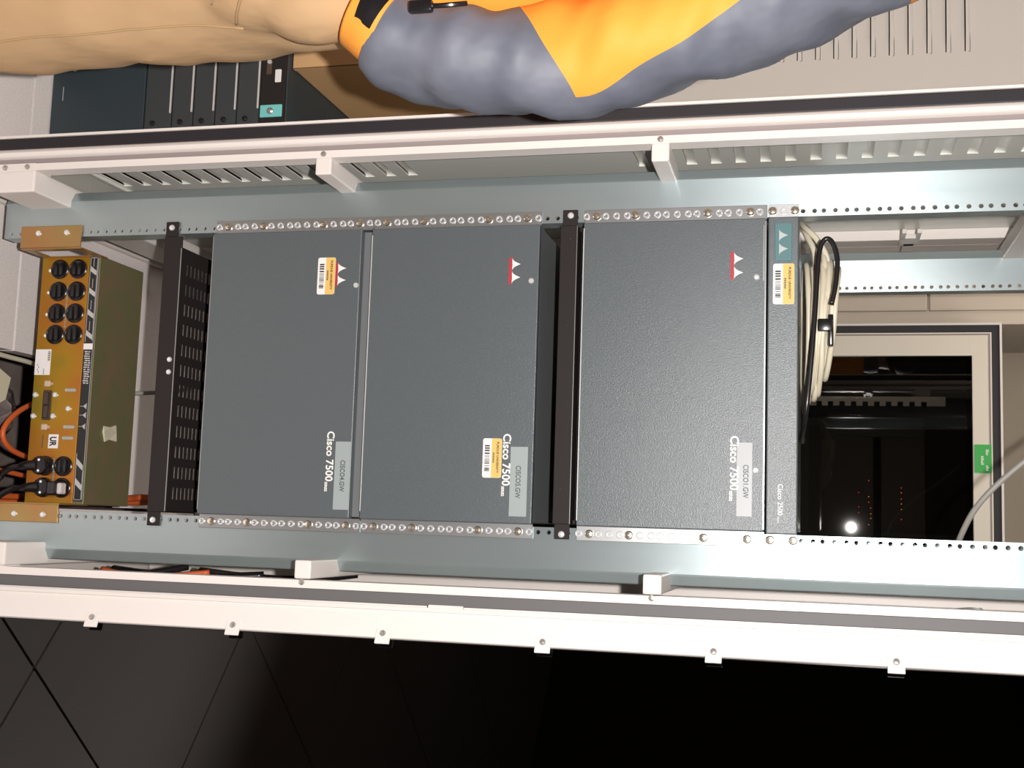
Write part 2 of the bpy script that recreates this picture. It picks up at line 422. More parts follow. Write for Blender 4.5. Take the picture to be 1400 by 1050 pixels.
# side panels with pressed louvres: the sheet is cut, each louvre is its own pressed hood
PITCH = 0.0375; LW = 0.012
def louvre_mesh(L, dep, hgt, m):
    """hood over a slot: opens downwards; local x = outwards depth, y along the slot 0..L, z 0..hgt (open edge at z=0)"""
    b = B(); n = 24; rows = []
    for i in range(n + 1):
        t = i/n; t = t*t*(3 - 2*t); y = L*t; e = min(t, 1-t)*L; k = min(1.0, math.sqrt(max(e, 0)/0.006))
        rows.append([b.v((dep*k*f, y, hgt*(1 - g))) for f, g in ((0, 0), (0.45, .12), (0.85, .45), (1.0, 0.8), (1.0, 1.0))])
    for q, t in zip(rows, rows[1:]):
        for j in range(4): b.f([q[j], q[j+1], t[j+1], t[j]])
    return shared(b, m, 'louvre')
LHT = .0165
LOUV = louvre_mesh(0.180, -0.0046, LHT, GREYP)
fields = [[-.25 + PITCH*i for i in range(15)], [.658 + PITCH*i for i in range(23)]]
for sx in (-1, 1):
    zs = [z for f_ in fields for z in f_]
    vs = [-.42]
    for z in zs: vs += [z, z + LHT]
    vs.append(1.57)
    us = [-.07, -.055, .125, .84]
    b = B(); b.grid_plate(us, vs, lambda i, j: i == 1 and j % 2 == 1, lambda u, v, h: (sx*(.345 + h), u, v), 0.0015)
    pn = make('side_panel', b, GREYP, cab)
    for z in zs:
        o = put('louvre', LOUV, pn, sx*.3455, -.055, z)
        if sx > 0: o.rotation_euler = (0, 0, PI); o.location = at(pn, .3455, .125, z)
    # stiffening fold near the foot
    make('stiffener', B().box(sx*.339, sx*.345, -.06, .82, -.262, -.252, .002), GREYP, pn)
# rear inner frame on the side panels, with catch bracket
for sx in (-1, 1):
    b = B(); b.box(sx*.325, sx*.3449, .585, .635, -.42, 1.57, .002); b.box(sx*.332, sx*.3449, .665, .80, -.42, 1.57, .002)
    o = make('rear_frame_strip', b, WHITE, cab)
b = B(); b.box(-.325, -.317, .585, .665, 1.085, 1.105, .001); b.box(-.325, -.317, .50, .545, 1.078, 1.086, .001); b.box(-.325, -.317, .50, .545, 1.104, 1.112, .001)
b.box(-.325, -.317, .54, .60, 1.078, 1.112, .001)
make('catch_bracket', b, WHITE, cab)

# the glazed door, swung wide open on the right-hand post
DH = Vector((0.3430, -0.110, 0)); DA = math.radians(-21.5)
Dm = Matrix.Translation(DH) @ Matrix.Rotation(DA, 4, 'Z')      # local x along the door, -y towards the viewer
b = B(Dm); W = 0.66
b.box(0, .0445, -.006, .018, ZB + .02, ZT, .002); b.box(W - .045, W, -.006, .018, ZB + .02, ZT, .002)
b.box(.0445, W - .045, -.006, .018, ZB + .02, ZB + .075); b.box(.0445, W - .045, -.006, .018, ZT - .06, ZT)
b.box(0, .006, -.010, -.004, ZB + .02, ZT, .001)
door = make('door', b, WHITE, cab)
b = B(Dm); b.box(.0405, W - .041, .0005, .0045, ZB + .07, ZT - .055); make('pane', b, PANE, door)
b = B(); b.box(-.0105, .0105, -.0032, 0, -.0105, .0105, .0008); clip_me = shared(b, WHITE, 'pane_clip', smooth=False)
for k in range(-1, 8):
    z = -.091 + .2238*k
    if z < ZB + .05 or z > ZT - .03: continue
    p = Dm @ Vector((.0432, -.0060, z)); o = put('pane_clip', clip_me, door, p.x, p.y, p.z, (0, 0, DA))
    p = Dm @ Vector((.0395, -.0092, z)); o = put('pane_clip_screw', SCREW, door, p.x, p.y, p.z, (0, 0, DA))
b = B(Dm); b.box(-.004, .0008, -.0105, -.004, .415, .465, .001); make('felt_pad', b, WHITE, door)

# ------------------------------------------------------------------ rack units
TAG_TXT = 'PURDUE UNIVERSITY'
def asset_tag(par, x0, x1, z0, z1, y, covered=False):
    """rounded sticker, white half with a bar code below, yellow half with wording above; reads along x"""
    zm = z0 + (z1 - z0)*0.46
    def rr(x0, x1, z0, z1, lo, hi, r=.003):
        pts = []
        for cx, cz, a0, rad in ((x1-r, z1-r, 0, hi), (x0+r, z1-r, 90, hi), (x0+r, z0+r, 180, lo), (x1-r, z0+r, 270, lo)):
            for k in range(4):
                a = math.radians(a0 + 30*k); pts.append((cx + r*math.cos(a), cz + r*math.sin(a)) if rad else (cx + r*(1 if math.cos(a0*PI/180+.1) > 0 else -1), cz + r*(1 if math.sin(math.radians(a0+45)) > 0 else -1)))
        out = []
        for p_ in pts:
            if not out or (abs(p_[0]-out[-1][0]) + abs(p_[1]-out[-1][1])) > 1e-6: out.append(p_)
        return out
    t = make('asset_tag', B().prism(rr(x0, x1, z0, z1, True, True), 'y', y - .0004, y), TAGW, par)
    make('yellow_band', B().prism(rr(x0 + .0002, x1 - .0002, zm, z1 - .0002, False, True), 'y', y - .0006, y - .0004), TAGY, t)
    b = B(); x = x0 + (x1-x0)*.17; rnd = random.Random(5)
    while x < x0 + (x1-x0)*.84:
        wd = rnd.choice((.0009, .0013, .0022)); b.box(x, x + wd, y - .0006, y - .0003, z0 + .003, zm - .0028); x += wd + rnd.choice((.0008, .0012, .002))
    make('bar_code', b, INK, t)
    text('lettering', TAG_TXT, INK, t, x0 + .005, y - .0008, zm + (z1-zm)*.50, .0048, width=(x1-x0) - .012, bold=.0001, depth=.0001)
    b = B()
    for i in range(6): b.box(x0 + (x1-x0)*(.36 + .045*i), x0 + (x1-x0)*(.39 + .045*i), y - .0009, y - .0005, zm + .002, zm + .0045)
    make('small_print', b, INKD, t)
def emblem(par, x0, x1, z0, z1, y, red=True, m=None, bars=True):
    """two white spires with hollowed flanks on a red base ruled with fine bars"""
    n = 8; pw = (x1-x0)/2
    b = B(); zb = z0 + (z1-z0)*0.30 if red else z0
    for k in (0, 1):
        a = x0 + pw*k; cx = a + pw/2; pts = []
        for i in range(n + 1):
            t = i/n; pts.append((a + pw/2*t*1.0, zb + (z1-zb)*(t**2.2)))
        for i in range(n - 1, -1, -1):
            t = i/n; pts.append((a + pw - pw/2*t, zb + (z1-zb)*(t**2.2)))
        # fan of quads keeps the concave outline clean
        for i in range(n):
            l0, l1 = pts[i], pts[i+1]; r0, r1 = pts[2*n-i], pts[2*n-i-1]
            q = [b.v((p_[0], y - .0005, p_[1])) for p_ in (l0, r0, r1, l1)]
            if i == n-1: b.f(q[:3])
            else: b.f(q)
    e = make('emblem', b, m or FACE_A, par)
    if red:
        b = B(); N = 17
        for i in range(N):
            a = x0 + (x1-x0)*i/N; h = .55 + .45*abs(math.sin(i/N*2*PI))
            b.box(a + .0002, a + (x1-x0)/N - .0003, y - .0006, y - .0001, z0, z0 + (zb - z0)*h + .0004)
        b.box(x0, x1, y - .0004, y - .0001, z0 + .001, zb)
        make('emblem_base', b, RED, e)
grom = B(); grom.lathe((0, 0, 0), (0, -1, 0), [(-.001, .0028), (-.001, .0052), (.0016, .0052), (.0026, .0043), (.0026, .0030), (-.0008, .0026)], 12)
GROM = shared(grom, ZINC, 'grommet')
gold_s = B(); gold_s.lathe((0, 0, 0), (0, -1, 0), [(0, .0062), (.0025, .0062), (.0045, .0046), (.005, .0012), (.0038, .001)], 12)
GSCREW = shared(gold_s, mat('brassy_zinc', (0.80, 0.72, 0.60), 0.22, 0.9), 'mounting_screw')
LATCH = shared(B().lathe((0, 0, 0), (0, -1, 0), [(0, .0042), (.0018, .0042), (.0032, .003), (.0034, .0)], 12), ZINC, 'latch_stud')
def flange(par, z0, z1, screws=(1, 5, 12, 16)):
    for sx in (-1, 1):
        fl_ = make('mounting_flange', B().box(sx*.2215, sx*.2425, -.0035, -.0005, z0 + .001, z1 - .001, .0006, 1), STEEL, par)
        hs = holes(z0, z1 + .004)
        for i, z in enumerate(hs):
            if i in screws: put('mounting_screw', GSCREW, fl_, sx*.2325, -.0035, z)
            else: put('grommet', GROM, fl_, sx*.2325, -.0032, z)
def router(label, z0, top, name_txt, lab_m, gap_edges, group):
    """six-unit chassis: housing, removable front cover, drilled flanges, print and stickers"""
    z1 = z0 + 6*U; t = thing('router_chassis', label, 'router', 0, .2, z0, group)
    b = B(); b.box(-.2195, .2195, .0, .46, z0 + .001, z1 - .0015, .001, 1); make('housing', b, ROUTERD, t)
    b = B(); b.box(-.2205, .2215, -.0150, -.0005, z0 + .0025, top, .0015, 2)
    cv = make('front_cover', b, ROUTER, t)
    flange(t, z0, z1)
    return t, cv
grp = None
rA, cA = router('lowest of the three charcoal router chassis, resting just above the black slotted tray', 0.0, .2525, 'A', LABEL, None, None)
rB, cB = router('middle charcoal router chassis, barcode tag down beside its white wording', 6*U, .5325, 'B', LABEL, None, None)
CZ = .5958
rC, cC = router('highest charcoal router chassis, above the black bar, with no barcode tag on it', CZ, .8610, 'C', LABELC, None, None)
YF = -.0151
def print_words(cv, x, z, w_tot=.0755, h=.0165):
    text('lettering', 'Cisco 7500', FACE_A, cv, x, YF - .0003, z, h, width=w_tot, bold=.00035)
    text('lettering', 'SERIES', FACE_A, cv, x + w_tot + .0008, YF - .0003, z - .0008, .0056, width=.0145, bold=.0002)
def name_tape(cv, x0, x1, z0, z1, s, m, tx, tw, tz):
    o = make('name_tape', B().box(x0, x1, YF - .0005, YF, z0, z1), m, cv)
    text('lettering', s, INKD, o, tx, YF - .0008, tz, .0105, width=tw, bold=.0001)
# lowest
asset_tag(cA, -.1768, -.1192, .1832, .2122, YF - .0006)
emblem(cA, -.1690, -.1318, .2105, .2300, YF)
put('latch_stud', LATCH, cA, -.1328, YF, .2470)
print_words(cA, .0915, .2125); name_tape(cA, .1068, .2090, .2266, .2510, 'CISCO4.GW', LABEL, .1350, .047, .2358)
# middle
asset_tag(cB, .0986, .1560, .4571, .4858, YF - .0006)
emblem(cB, -.1706, -.1308, .4866, .5050, YF)
put('latch_stud', LATCH, cB, -.1351, YF, .5218)
print_words(cB, .0916, .4875); name_tape(cB, .1103, .2110, .4990, .5248, 'CISCO5.GW', LABEL, .1378, .047, .5078)
# highest
emblem(cC, -.1720, -.1320, .8112, .8295, YF)
put('latch_stud', LATCH, cC, -.1350, YF, .8481)
print_words(cC, .0900, .8146); name_tape(cC, .0990, .2013, .8235, .8445, 'CISCO1.GW', LABELC, .1300, .046, .8325)
put('latch_stud', LATCH, cC, .1373, YF, .8492)
# worn metal edges of the covers: a thin bare strip along the lower front edge
for cv, z, (a, c) in ((cA, .0028, (-.216, .215)), (cB, .2696, (-.21, .21)), (cC, .5986, (-.212, .214))):
    make('worn_edge', B().box(a, c, -.0154, -.0135, z - .0004, z + .0011), ZINC if cv is not cA else STEEL, cv)
b = B(); b.box(-.216, .2185, -.0156, -.0135, .8594, .8612); b.box(-.21, -.13, -.0156, -.0135, .857, .8585)
make('worn_edge', b, STEEL, cC)

# one-unit hub above the highest chassis
hb = thing('slim_router', 'one-unit charcoal router with a teal emblem plaque, topped by the cable coil', 'router', 0, .15, CZ + 6*U)
HZ0, HZ1 = CZ + 6*U + .0008, CZ + 7*U - .0008
b = B(); b.box(-.2195, .2195, .0, .30, HZ0, HZ1, .001, 1); make('housing', b, mat('satin_black_lid', (0.035, 0.034, 0.034), 0.22), hb)
cH = make('front_cover', B().box(-.2215, .2245, -.0150, -.0005, HZ0 + .0003, HZ1 - .0003, .0018, 2), ROUTER, hb)
for sx in (-1, 1):
    f_ = make('mounting_flange', B().box(sx*.2215, sx*.2425, -.0035, -.0005, HZ0 + .001, HZ1 - .001, .0006, 1), ZINC if sx < 0 else GALV, hb)
    for z in (HZ0 + .006, HZ1 - .006): put('mounting_screw', GSCREW, f_, sx*.2325, -.0035, z)
    put('grommet', GROM, f_, sx*.2325, -.0032, (HZ0 + HZ1)/2)
pl = make('plaque', B().box(-.2125, -.1570, YF - .0012, YF, .8728, .8968, .0008, 1), TEAL, cH)
emblem(pl, -.2040, -.1650, .8788, .8912, YF - .0012, red=False, m=mat('silver_print', (0.45, 0.50, 0.49), 0.4))
asset_tag(cH, -.1537, -.0958, .8708, .9000, YF)
text('lettering', 'Cisco 2500', SILVER, cH, .1555, YF - .0003, .8795, .0100, width=.043, bold=.0001); text('lettering', 'SERIES', SILVER, cH, .2000, YF - .0003, .8790, .0036, width=.009)

# black support bar under the highest chassis
def bolts(par, pts):
    for p in pts: put('mounting_screw', SCREWZ, par, *p)
sb = thing('support_bar', 'narrow plain black rack bar bolted between the middle and highest chassis', 'bar', 0, .01, .563)
b = B(); b.box(-.2435, -.2196, -.0045, -.0008, .5645, .5868, .0006, 1); b.box(.2196, .2415, -.0045, -.0008, .5645, .5868, .0006, 1); b.box(-.2195, .2195, -.0045, -.0008, .5615, .5868, .0006, 1)
make('front_plate', b, BLACK, sb)
b = B(); b.box(-.2195, .2195, -.0008, .060, .5840, .5868); make('top_flange', b, BLACK, sb)
make('bare_edge', B().box(-.2195, .2195, -.0050, -.0040, .5862, .5872), STEEL, sb)
bolts(sb, [(-.2345, -.0045, .5765), (.2345, -.0045, .5755)])
for x, z in ((-.20, .577), (-.07, .574), (.17, .572)): make('paint_chip', B().cyl((x, -.0046, z), (x + .0006, -.0048, z), .0009, 6), STEEL, sb)
sh = thing('support_shelf', 'black shelf in shadow that carries the highest chassis', 'shelf', 0, .15, .588)
b = B(); b.box(-.219, .219, .012, .45, .5905, .5945); b.box(-.219, -.214, .012, .45, .5880, .5905); b.box(.214, .219, .012, .45, .5880, .5905)
make('shelf_plate', b, BLACK, sh)

# slotted black tray under the lowest chassis
tr = thing('vented_tray', 'black rack tray with rows of vent slots below the lowest chassis', 'tray', 0, .1, -.09)
b = B(); b.box(-.2440, -.2196, -.0045, -.0008, -.0880, -.0665, .0006, 1); b.box(.2206, .2425, -.0045, -.0008, -.0880, -.0665, .0006, 1); b.box(-.2195, .2205, -.0045, -.0008, -.0890, -.0580, .0006, 1)
make('front_lip', b, BLACK, tr)
us = [-.2020]; gx = []
for k in range(12):
    a = -.178 + k*.0327; us += [a, a + .0185]
us.append(.2195)
vs = [-.0008]
for k in range(9): vs += [.016 + k*.0125, .016 + k*.0125 + .0050]
vs.append(.36)
b = B(); b.grid_plate(us, vs, lambda i, j: i % 2 == 1 and j % 2 == 1, lambda u, v, h: (u, v, -.0582 - h), .0016)
make('slotted_top', b, BLACK, tr)
b = B(); b.box(-.202, -.2005, 0, .36, -.0880, -.0600); b.box(.218, .2195, 0, .36, -.0880, -.0600); b.box(-.2005, .218, .33, .36, -.088, -.0865)
make('side_rail', b, BLACK, tr)
make('bare_edge', B().box(-.2, .2195, -.0050, -.0040, -.0588, -.0574), STEEL, tr)
bolts(tr, [(-.2340, -.0045, -.0770), (.2335, -.0045, -.0775)])
for x in (-.02, .0): put('rivet', LATCH, tr, x, -.0045, -.0665)
b = B(); b.box(-.2, .2195, .30, .44, -.052, -.006); make('fan_box', b, BLACKP, tr)

# ------------------------------------------------------------------ power distribution unit
pd = thing('power_unit', 'gold chromated power distribution box with black sockets at the cabinet foot', 'power unit', 0, .12, -.355)
PY = .068; PX0, PX1 = -.2085, .2130
b = B(); b.box(PX0, PX1, PY, .2065, -.3600, -.2500, .0012, 1); make('housing', b, OLIVE, pd)
fp = make('front_panel', B().box(PX0 + .001, PX1 - .001, PY - .0025, PY - .0002, -.3595, -.2690, .0006, 1), GOLD, pd)
for sx, za, zb, xe in ((-1, -.3555, -.2425, -.207), (1, -.3600, -.2475, .2145)):
    b = B(); x_in = xe
    b.box(sx*.2435, x_in, -.0045, -.0010, za, zb, .0008, 1)
    # side cheek with a rounded hand opening, ear at the front
    us = [-.001, .010, .058, PY + .01]; vsn = [za, za + .016, zb - .016, zb]
    b.grid_plate(us, vsn, lambda i, j: i == 1 and j == 1, lambda u, v, h: (x_in - sx*h, u, v), .002)
    o = make('bracket', b, COPPER, pd)
    for z in (za + .034, zb - .026): put('mounting_screw', SCREWZ, o, sx*.2310, -.0045, z)
# printed circuit diagram along the upper edge
st = make('diagram_strip', B().box(-.2065, .2080, PY - .0024, PY - .0002, -.2680, -.2515, .0004, 1), INK, pd)
b = B(); rnd = random.Random(3); y0, y1 = PY - .0028, PY - .0023
def seg(x0, x1, z0, z1): b.box(x0, x1, y0, y1, z0, z1)
seg(-.2045, -.060, -.2668, -.2660); seg(-.2045, -.062, -.2535, -.2527); seg(-.2045, -.2037, -.2668, -.2527)
for x in (-.183, -.146, -.109, -.073):
    b.prism([(x - .008, -.2665), (x + .001, -.2665), (x + .006, -.2595), (x + .010, -.2530), (x + .002, -.2530), (x - .003, -.2600)], 'y', y0, y1)
    seg(x - .022, x - .006, -.2606, -.2598)
seg(-.2045, .205, -.2518, -.2511)
for i in range(15):
    x = -.0445 + i*.0038; a = -.2660 + rnd.random()*.002; seg(x, x + .0022, a, a + .0038 + rnd.random()*.003); seg(x + .0004, x + .0026, -.2585, -.2585 + .002 + .003*rnd.random())
for x in (.049, .064, .083):
    b.prism([(x - .004, -.2560), (x + .004, -.2560), (x, -.2610)], 'y', y0, y1); seg(x - .0004, x + .0004, -.2668, -.2600); seg(x - .005, x + .005, -.2553, -.2545)
seg(.128, .2055, -.2668, -.2660); seg(.1575, .2055, -.2535, -.2527); seg(.2047, .2055, -.2668, -.2527)
for x in (.145, .178):
    b.prism([(x - .009, -.2660), (x + .001, -.2660), (x + .007, -.2595), (x + .012, -.2535), (x + .003, -.2535), (x - .003, -.2595)], 'y', y0, y1)
make('printed_diagram', b, mat('diagram_print', (0.50, 0.48, 0.47), 0.5), st)
make('paper_tab', B().box(-.0570, -.0470, PY - .0034, PY - .0026, -.2682, -.2514), TAGW, st)
# sockets
ob = B(); ob.lathe((0, 0, 0), (0, -1, 0), [(0, .0168), (.0022, .0168), (.0032, .0155), (.0036, .0140), (.0026, .0125), (.0026, 0)], 20)
ob.box(-.0105, .0105, -.0058, -.002, .0015, .0085, .0015); ob.box(-.0105, .0105, -.0058, -.002, -.0085, -.0015, .0015)
OUT = shared(ob, BLACKP, 'socket')
LEDW = shared(B().ball((0, 0, 0), .0032, .003, .0032, 10, 6), mat('pilot_lens', (0.85, 0.85, 0.70), 0.2), 'pilot_lamp')
cols = (-.3246, -.2894)
for x in (-.1853, -.1470, -.1092, -.0728):
    for z in cols: put('socket', OUT, pd, x, PY - .0025, z)
    put('pilot_lamp', LEDW, pd, x + .002, PY - .0030, -.3430)
for x in (.1500, .1860):
    for z in (-.3245, -.2900): put('socket', OUT, pd, x, PY - .0025, z)
def sticker(x0, x1, z0, z1, m=TAGW): return make('sticker', B().box(x0, x1, PY - .0030, PY - .0024, z0, z1), m, pd)
s1 = sticker(-.0473, -.0036, -.3590, -.3294)
b = B()
for i in range(9): b.box(-.044 + i*.0019, -.0431 + i*.0019 + .0003*(i % 2), PY - .0034, PY - .0029, -.3350, -.3305)
for i in range(4): b.box(-.022 + .004*i, -.0195 + .004*i, PY - .0034, PY - .0029, -.354 + .002*(i % 2), -.353 + .002*(i % 2)); b.box(-.014 + .0025*i, -.0125 + .0025*i, PY - .0034, PY - .0029, -.342, -.3405)
make('print', b, INKD, s1)
# printed vertical words between the socket columns, rating marks
for x0, x1, z in ((-.155, -.083, -.3070), (.137, .193, -.3075)):
    b = B(); n = int((x1-x0)/.0042)
    for i in range(n): b.box(x0 + i*.0042, x0 + i*.0042 + .0030, PY - .0031, PY - .0024, z - .0018, z + .0018 - .001*(i % 3 == 0))
    make('printed_words', b, mat('grey_print', (0.30, 0.27, 0.20), 0.5), pd)
ur = sticker(.0970, .1205, -.3220, -.3033)
text('recognised_component_mark', 'UR', INK, ur, .1012, PY - .0034, -.3185, .0165, width=.016, bold=.0006, depth=.0002)
b = B()
for i in range(6): b.box(.099 + i*.0036, .1015 + i*.0036, PY - .0031, PY - .0024, -.3345, -.3325)
make('printed_words', b, INKD, pd)
for x, z in ((.0222, -.2865), (.0843, -.2845), (.1030, -.2852)):
    o = make('rating_mark', B().box(x - .003, x + .003, PY - .0031, PY - .0024, z - .0105, z + .0105, .0015, 1), mat('pale_print', (0.42, 0.40, 0.33), 0.5), pd)
# rocker breaker with its guard screws and fuse caps
b = B(); b.box(.0225, .0730, PY - .0050, PY - .0024, -.3375, -.3225, .0012); b.box(.0260, .0480, PY - .0095, PY - .0049, -.3350, -.3250, .002); b.box(.0480, .0700, PY - .0075, PY - .0049, -.3350, -.3250, .002)
make('breaker_switch', b, mat('brown_bakelite', (0.060, 0.035, 0.028), 0.3), pd)
for x, z in ((.0304, -.3534), (.0302, -.3155), (.0665, -.3545), (.0662, -.3166), (.0535, -.2884)): put('panel_screw', SCREWZ, pd, x, PY - .0024, z)
for x in (.0116, .0849):
    b = B(); b.box(x - .0055, x + .0055, PY - .0075, PY - .0024, -.3365, -.3245, .0025); b.cyl((x, PY - .005, -.3245), (x, PY - .005, -.3215), .003, 8)
    make('fuse_cap', b, mat('pinkish_ceramic', (0.60, 0.44, 0.32), 0.35), pd)
# scrap of paper left on top of the box
pp = thing('paper_scrap', 'small torn cream paper stuck on top of the gold box', 'paper', .088, .132, -.2499)
b = B()
pts = [(.078, .112), (.088, .110), (.1045, .117), (.100, .130), (.102, .150), (.086, .153), (.074, .146), (.079, .130)]
A = [b.v((x, y, -.2494 + .0035*math.sin(i*1.9)**2)) for i, (x, y) in enumerate(pts)]; Bq = [b.v((x, y, -.2498)) for x, y in pts]
b.f(A); b.f(Bq[::-1])
for i in range(8): b.f([A[i], A[(i+1) % 8], Bq[(i+1) % 8], Bq[i]])
make('sheet', b, PAPER, pp)
# two plugs with cords, and a small moulded plug
def power_cable(label, px, pz, path, grp):
    t = thing('power_cable', label, 'power cord', px, PY - .03, pz, grp)
    b = B(); y = PY - .0085
    b.lathe((px, y, pz), (0, -1, 0), [(0, .0150), (.010, .0160), (.014, .0140), (.016, .006)], 14)
    b.tube([(px, y - .010, pz - .004), (px + .001, y - .013, pz - .020), (px + .003, y - .012, pz - .034)], lambda k: .0100 - .0035*k, 10)
    make('plug', b, BLACKP, t, smooth=True)
    b = B(); b.tube([(px + .003, y - .012, pz - .032)] + path, .0050, 8); make('cord', b, BLACKP, t, smooth=True)
    m_ = shared(B().cyl((0, 0, 0), (0, -.0006, 0), .0022, 8), ZINC, 'prong_glint')
    for dx in (-.009, .009): put('plug_glint', m_, t, px + dx, y - .0155, pz + .002)  # small bright discs set on the plug face as glints
power_cable('black power cable plugged into the gold box, farther from its lower copper bracket', .1500, -.3245, [(.156, .042, -.372), (.164, .042, -.386), (.172, .050, -.398), (.178, .062, -.42), (.172, .075, -.47), (.168, .085, -.60)], None)
power_cable('black power cable plugged in nearest the copper bracket, beside a milky-ended plug', .1860, -.3180, [(.190, .040, -.365), (.198, .035, -.378), (.208, .030, -.392), (.212, .025, -.42), (.208, .02, -.47), (.206, .02, -.60)], None)
t = thing('adapter_plug', 'small black plug with a milky end seated in a gold box socket', 'plug', .187, PY - .02, -.29)
b = B(); b.box(.176, .199, PY - .024, PY - .0065, -.306, -.2875, .003); make('plug_body', b, BLACKP, t)
b = B(); b.box(.178, .197, PY - .023, PY - .0065, -.2872, -.2780, .003); make('plug_cap', b, CLEARP, t)

# ------------------------------------------------------------------ cables
def cable(name, label, cat, path, r, m, grp=None, closed=False, n=8):
    b = B(); b.tube(path, r, n, closed=closed)
    o = make(name, b, m, None, smooth=True, angle=None); return tag(o, label, cat, grp)
# coil of patch cable on top of the hub
tc = thing('cable_coil', 'coil of beige patch cable heaped on top of the slim charcoal router', 'cable', -.06, .06, HZ1)
b = B(); rnd = random.Random(11)
def loop(xa, xb, ya, yb, z, dz, r, tilt, k):
    pts = []
    for i in range(14):
        a = 2*PI*i/14; cx, sx_ = math.cos(a), math.sin(a)
        x = (xa + xb)/2 + (xb - xa)/2*cx + rnd.uniform(-.003, .003)
        y = (ya + yb)/2 + (yb - ya)/2*sx_*(1 - .15*cx) + rnd.uniform(-.003, .003)
        zz = z + tilt*(-cx) + dz*sx_ + rnd.uniform(-.001, .001)
        pts.append((x, y, max(zz, HZ1 + r + .0005)))
    b.tube(pts, r, 8, 4, True)
for k in range(11):
    loop(-.165 + rnd.uniform(-.012, .01), .045 - .006*k + rnd.uniform(-.02, .02), .015 + rnd.uniform(-.01, .01), .12 + rnd.uniform(-.02, .02),
         HZ1 + .009 + .0036*k, -.004, .0042, .0015*k*.55, k)
b.tube([(-.10, .03, HZ1 + .03), (-.16, .035, HZ1 + .035), (-.19, .06, HZ1 + .030), (-.222, .10, HZ1 + .014), (-.25, .16, HZ1 + .004), (-.27, .25, HZ1 - .03)], .0044, 8)
b.tube([(-.10, .05, HZ1 + .036), (-.165, .045, HZ1 + .040), (-.20, .05, HZ1 + .026), (-.226, .07, HZ1 + .006), (-.26, .16, HZ1 - .01), (-.275, .26, HZ1 - .06)], .0044, 8)
b.tube([(-.12, .04, HZ1 + .020), (-.175, .04, HZ1 + .022), (-.21, .06, HZ1 + .010), (-.235, .10, HZ1 + .0), (-.262, .18, HZ1 - .02), (-.278, .28, HZ1 - .08)], .0044, 8)
make('coiled_cable', b, CABLE, tc, smooth=True, angle=None)
b = B(); b.box(-.085, -.040, .004, .030, HZ1 + .040, HZ1 + .0475, .002); b.box(-.078, -.060, .0, .006, HZ1 + .026, HZ1 + .046, .002)
make('tie_strap', b, BLACKP, tc, smooth=True)
rnd = random.Random(4)
bl = [(-.095, -.0105, .044), (-.125, -.0105, .050), (-.160, -.0105, .052), (-.184, -.0105, .045), (-.188, -.0105, .035), (-.165, -.0105, .027), (-.08, -.0105, .022), (0, -.0105, .016), (.06, -.006, .010), (.085, .03, .0048), (.09, .07, .0048), (.085, .11, .0048)]
cable('power_lead', 'thin glossy black lead looped over and down the front of the beige cable coil', 'cable', [(x, y, HZ1 + z) for x, y, z in bl], .0036, BLACKP)
# grey cable crossing the open back
cable('hanging_cable', 'grey cable slanting across the open back before the green sticker', 'cable',
      [(.275, .55, 1.165), (.24, .50, 1.166), (.215, .47, 1.170), (.17, .45, 1.191), (.125, .44, 1.229), (.075, .43, 1.285), (.02, .44, 1.36), (-.05, .47, 1.44)], .0052, CABLEG)
# cables in the gap on the right, behind the rail
cable('rail_cable', 'black cable bowed low in the gap between rail and door post', 'cable', [(.327, .03, -.255), (.327, .035, -.22), (.327, .05, -.18), (.325, .08, -.15), (.318, .11, -.12), (.310, .14, -.09)], .006, BLACKP)
cable('rail_cable', 'black cable running just behind the orange lead in the gap', 'cable', [(.322, .19, -.26), (.326, .18, -.2), (.328, .175, -.12), (.326, .18, -.04), (.322, .2, .02)], .007, BLACKP)
cable('rail_cable', 'black cable slanting up the gap past the lower cross bar', 'cable', [(.320, .24, -.12), (.326, .235, -.04), (.328, .235, .04), (.324, .24, .11), (.316, .25, .17)], .006, BLACKP)
cable('orange_lead', 'orange lead showing among black cables behind the rail', 'cable', [(.320, .14, -.25), (.325, .125, -.21), (.327, .12, -.16), (.325, .125, -.11), (.318, .14, -.05)], .0045, ORANGE)
cable('looped_cable', 'grey cable loop poking out of the gap near the cabinet top', 'cable', [(.330, .14, 1.09), (.323, .07, 1.112), (.3165, .0, 1.128), (.3155, -.025, 1.136), (.3165, .0, 1.142), (.325, .07, 1.142), (.331, .14, 1.135)], .0042, CABLEG)
# orange cables and bags down in the floor opening
cable('orange_lead', 'orange lead curling in the floor opening beneath the gold box', 'cable', [(-.02, .44, -.455), (.0, .34, -.452), (.02, .24, -.452), (.05, .16, -.452), (.09, .12, -.452), (.12, .15, -.452), (.135, .24, -.452), (.14, .34, -.454), (.14, .46, -.456)], .005, ORANGE)
cable('orange_lead', 'orange lead crossing the floor opening close to the copper bracket', 'cable', [(.146, -.06, -.456), (.150, .0, -.453), (.154, .07, -.452), (.158, .13, -.452), (.164, .20, -.453), (.17, .30, -.454), (.172, .46, -.456)], .0045, ORANGE)
cable('orange_lead', 'orange lead beside the gold box behind the black slotted tray', 'cable', [(.200, .30, -.60), (.200, .27, -.40), (.198, .25, -.28), (.196, .225, -.235), (.198, .225, -.215), (.203, .235, -.225), (.205, .27, -.30), (.207, .32, -.45), (.207, .34, -.70)], .006, ORANGE)
cable('hanging_cable', 'thin grey cable hanging behind the gold box near the far rail', 'cable', [(-.20, .47, .02), (-.20, .44, -.07), (-.185, .40, -.115), (-.15, .375, -.15), (-.10, .36, -.17), (-.05, .36, -.185), (-.02, .38, -.23), (-.01, .40, -.35), (-.01, .42, -.60)], .0042, CABLEG)
